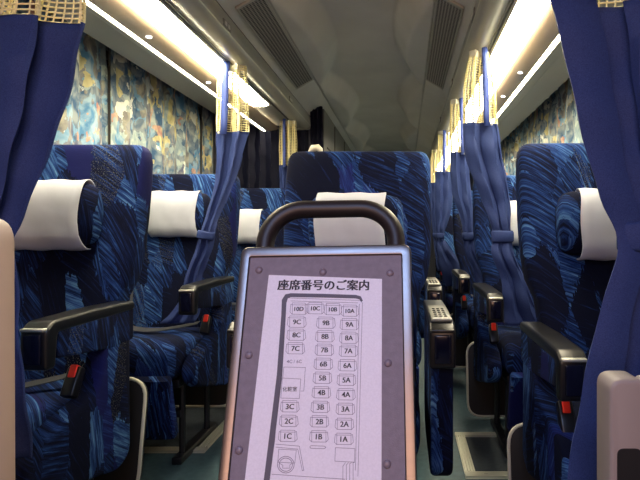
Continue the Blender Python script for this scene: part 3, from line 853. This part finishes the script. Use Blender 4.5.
def line(bm, pts, wd, closed=False, y=YF):
    pts = [Vector(q) for q in pts]; n_ = len(pts)
    for i in range(n_ if closed else n_ - 1):
        p, q = pts[i], pts[(i + 1) % n_]; t_ = (q - p)
        if t_.length < 1e-6: continue
        t_ = t_.normalized(); nn = Vector((-t_.y, t_.x)) * wd / 2; e = t_ * wd * .3
        vs = [bm.verts.new((w_.x, y, w_.y)) for w_ in (p + nn - e, q + nn + e, q - nn + e, p - nn - e)]
        bm.faces.new(vs)
PXM = 1.75e-3
def pl(bm, pxs, wd, closed=False, y=YF): line(bm, [S(*q) for q in pxs], wd, closed, y)
def text_into(bm, s, px, py, size, bold=0.0, xs=1.0, rot=0.0, y=YF - .0002):
    cu = bpy.data.curves.new('t', 'FONT'); cu.body = s; cu.size = 1.0; cu.align_x = 'CENTER'; cu.align_y = 'CENTER'; cu.offset = bold; cu.resolution_u = 3
    o = bpy.data.objects.new('t', cu); C.objects.link(o)
    dg = bpy.context.evaluated_depsgraph_get(); me = bpy.data.meshes.new_from_object(o.evaluated_get(dg))
    u, v = S(px, py)
    xs_ = [q.co.x for q in me.vertices]; ys_ = [q.co.y for q in me.vertices]
    cx, cy = (min(xs_) + max(xs_)) / 2, (min(ys_) + max(ys_)) / 2
    for q in me.vertices:
        X, Z = (q.co.x - cx) * size * xs, (q.co.y - cy) * size
        q.co = Vector((u + X * math.cos(rot) - Z * math.sin(rot), y, v + X * math.sin(rot) + Z * math.cos(rot)))
    bm.from_mesh(me); bpy.data.objects.remove(o); bpy.data.curves.remove(cu); bpy.data.meshes.remove(me)
ink, lin, gry, ttl, toi = [bmesh.new() for _ in range(5)]
text_into(ttl, '座席番号のご案内', 323.5, 285, .0205, bold=.006, rot=-.022)
text_into(ttl, '座席番号のご案内', 323.9, 285, .0205, bold=.006, rot=-.022, y=YF - .0003)
text_into(ttl, '座席番号のご案内', 323.1, 285.2, .0205, bold=.006, rot=-.022, y=YF - .0004)
text_into(toi, '化粧室', 290, 389, .0082, bold=.006, rot=-.01)
text_into(lin, '4C / 6C', 294.5, 361.5, .0080, bold=.004, rot=-.01)
SEATS = [('10D', 299, 309), ('10C', 315.5, 308.5), ('10B', 333, 309.5), ('10A', 350, 311), ('9C', 297, 322), ('9B', 326, 323), ('9A', 349.5, 324.5), ('8C', 296.5, 335), ('8B', 325, 336.5), ('8A', 349, 338),
         ('7C', 295.5, 348.5), ('7B', 324.5, 350), ('7A', 348.5, 351), ('6B', 323.5, 364), ('6A', 347.5, 365.5), ('5B', 322.5, 378), ('5A', 346.5, 380), ('4B', 321.5, 392.5), ('4A', 346, 394.5),
         ('3C', 290, 406.5), ('3B', 320.5, 407), ('3A', 345.5, 409), ('2C', 289, 421), ('2B', 319.5, 421.5), ('2A', 344.5, 424), ('1C', 288, 436), ('1B', 319, 436.5), ('1A', 344, 439)]
LW = .0007
for s_, px, py in SEATS:
    text_into(ink, s_, px, py, .0118 if len(s_) == 2 else .0105, bold=.006, rot=-.012)
    text_into(ink, s_, px + .35, py, .0118 if len(s_) == 2 else .0105, bold=.006, rot=-.012, y=YF - .0003)
    q = 8 if len(s_) == 3 else 8.6
    pl(lin, [(px - q + 1.5, py - 6), (px + q - 1.5, py - 5.8), (px + q - 1.5, py - 3.9), (px - q + 1.5, py - 4.1)], LW, True)
    pl(lin, [(px - q + 1.5, py - 4.1), (px - q + 1.5, py + 5.3), (px + q - 1.5, py + 5.5), (px + q - 1.5, py - 3.9)], LW)
    for sg_ in (-1, 1):
        pl(lin, [(px + sg_ * (q - 1.5), py - 4), (px + sg_ * q, py - 4.6), (px + sg_ * (q + .8), py + 3), (px + sg_ * (q - 1.3), py + 5.3)], LW)
# body outline of the drawn bus
pl(lin, [(288, 298), (360, 300.5), (362.5, 303), (358, 476)], LW); pl(lin, [(288, 298), (286.5, 303), (275, 440), (270, 476)], LW)
pl(lin, [(291, 301), (358, 303)], LW); pl(lin, [(359.5, 304), (355.5, 470)], LW)
pl(lin, [(284, 367), (305.5, 367.5), (304, 391), (301, 391)], LW); pl(lin, [(284, 367), (283, 378)], LW)
pl(lin, [(282.5, 378), (301, 379), (299.5, 398.5), (281, 398)], LW, True)
pl(lin, [(276, 444), (299.5, 446), (304, 470), (302.5, 470.5), (298, 449), (276, 447)], LW)
pl(lin, [(279, 449), (296.5, 450), (295, 463), (278, 462)], LW, True)
for r in (8.3, 6.6): pl(lin, [(286 + r * math.cos(k * math.pi / 12), 464.5 + r * math.sin(k * math.pi / 12)) for k in range(24)], LW * 1.3, True)
pl(lin, [(279.5, 463), (283, 465), (283, 468), (290, 468), (290, 465), (292.5, 463)], LW)
pl(lin, [(311, 445.5), (324.5, 446), (326, 447.3), (324.5, 448.6), (311, 448.2), (310, 446.8)], LW, True)
pl(lin, [(335.5, 447.5), (355, 448.5), (354.5, 462), (335, 461)], LW, True)
for k in range(4): pl(lin, [(343 + 3.4 * k, 480), (343 + 3.4 * k, 466 - k * 1.2), (345.5 + 3 * k, 462.5)], LW)
pl(lin, [(272, 474), (300, 476), (345, 479)], LW)
# thick grey edge of the drawing, top and left
A_ = [S(*q) for q in [(262, 495), (266.5, 460), (277, 375), (281.5, 315), (282, 300), (285.5, 294.5), (291, 293.3), (325, 294), (356, 295), (361, 296.5), (363, 301)]]
B_ = [S(*q) for q in [(268, 495), (272.5, 460), (282.5, 375), (286, 315), (286.6, 302), (288, 298.4), (291, 297.2), (325, 297.7), (356, 298.6), (359.5, 299.5), (361.5, 302)]]
for i in range(len(A_) - 1):
    gry.faces.new([gry.verts.new((q[0], YF, q[1])) for q in (A_[i], A_[i + 1], B_[i + 1], B_[i])])
obj('printed_seat_numbers', ink, 'ink', sheet_o, False); obj('printed_title', ttl, 'ink', sheet_o, False); obj('printed_room_name', toi, 'ink', sheet_o, False); obj('printed_lines', lin, 'ink_line', sheet_o, False); obj('printed_border', gry, 'ink_grey', sheet_o, False)
# tube handle
hp = []; HX0, HX1, R_, HY = -.1225, .1265, .070, .024
hp += [(HX0, HY, -.05), (HX0, HY, -.02)]
for k in range(0, 13):
    a = math.pi - k * math.pi / 24
    hp.append((HX0 + R_ + R_ * math.cos(a), HY, .021 + R_ * math.sin(a)))
for k in range(0, 13):
    a = math.pi / 2 - k * math.pi / 24
    hp.append((HX1 - R_ + R_ * math.cos(a), HY, .021 + R_ * math.sin(a)))
hp += [(HX1, HY, -.02), (HX1, HY, -.05)]
obj('handle', tube(bmesh.new(), hp, .0172, 20), 'handle_black', sg)
# post under the board down to the floor
inv = SI
base = SIGN @ Vector((0, .02, -LEN + .02))
bm = tube(bmesh.new(), [base, (base.x, base.y, .02)], .022, 16)
bmesh.ops.transform(bm, matrix=inv, verts=bm.verts[:]); obj('post', bm, 'black_steel', sg)
bm = box(bmesh.new(), base.x - .13, base.x + .13, base.y - .12, base.y + .12, 0, .02, r=.008)
bmesh.ops.transform(bm, matrix=inv, verts=bm.verts[:]); obj('base_plate', bm, 'black_steel', sg)

# ------------------------------------------------------------------ front partitions at the picture's edges
t = thing('partition_post', 'pale beige plastic partition end at the left edge of the photo', 'partition', (-.669, .76, 0))
bm = bmesh.new(); prism(bm, round_poly([(-.13, 0), (.112, 0), (.108, .972), (-.13, .985)], .035), 'y', -.02, .02, r=.006)
obj('panel', bm, 'panel_beige_warm', t)
obj('seam', box(bmesh.new(), -.12, .1125, -.0215, -.018, .700, .703), 'groove_dark', t)
t = thing('partition_post', 'rounded grey-beige partition end with dark inset at the lower right corner', 'partition', (.326, .82, 0))
bm = bmesh.new(); prism(bm, round_poly([(-.026, 0), (.030, 0), (.030, .735), (-.026, .735)], .020), 'y', -.03, .03, r=.006)
obj('end_cap', bm, 'panel_beige', t)
bm = bmesh.new(); prism(bm, round_poly([(-.016, .05), (.020, .05), (.020, .635), (-.016, .635)], .010), 'y', -.033, -.028)
obj('inset', bm, 'black_matt', t)
bm = box(bmesh.new(), .030, .62, .0, .025, 0.02, .730, r=.008)
obj('panel', bm, 'panel_beige', t)
# cream grip on the back of the centre seat
gp = tube(bmesh.new(), [(-.205, .17, 1.16), (-.205, .172, 1.235), (-.203, .165, 1.262), (-.192, .155, 1.278), (-.176, .150, 1.279), (-.166, .150, 1.270), (-.163, .150, 1.256)], [.011, .012, .014, .014, .013, .011, .008], 12)
gr = obj('grab_grip', gp, 'cream_plastic', C1, loc=(.008, 0, 0)); gr['label'] = 'small curved cream grip behind the top edge'
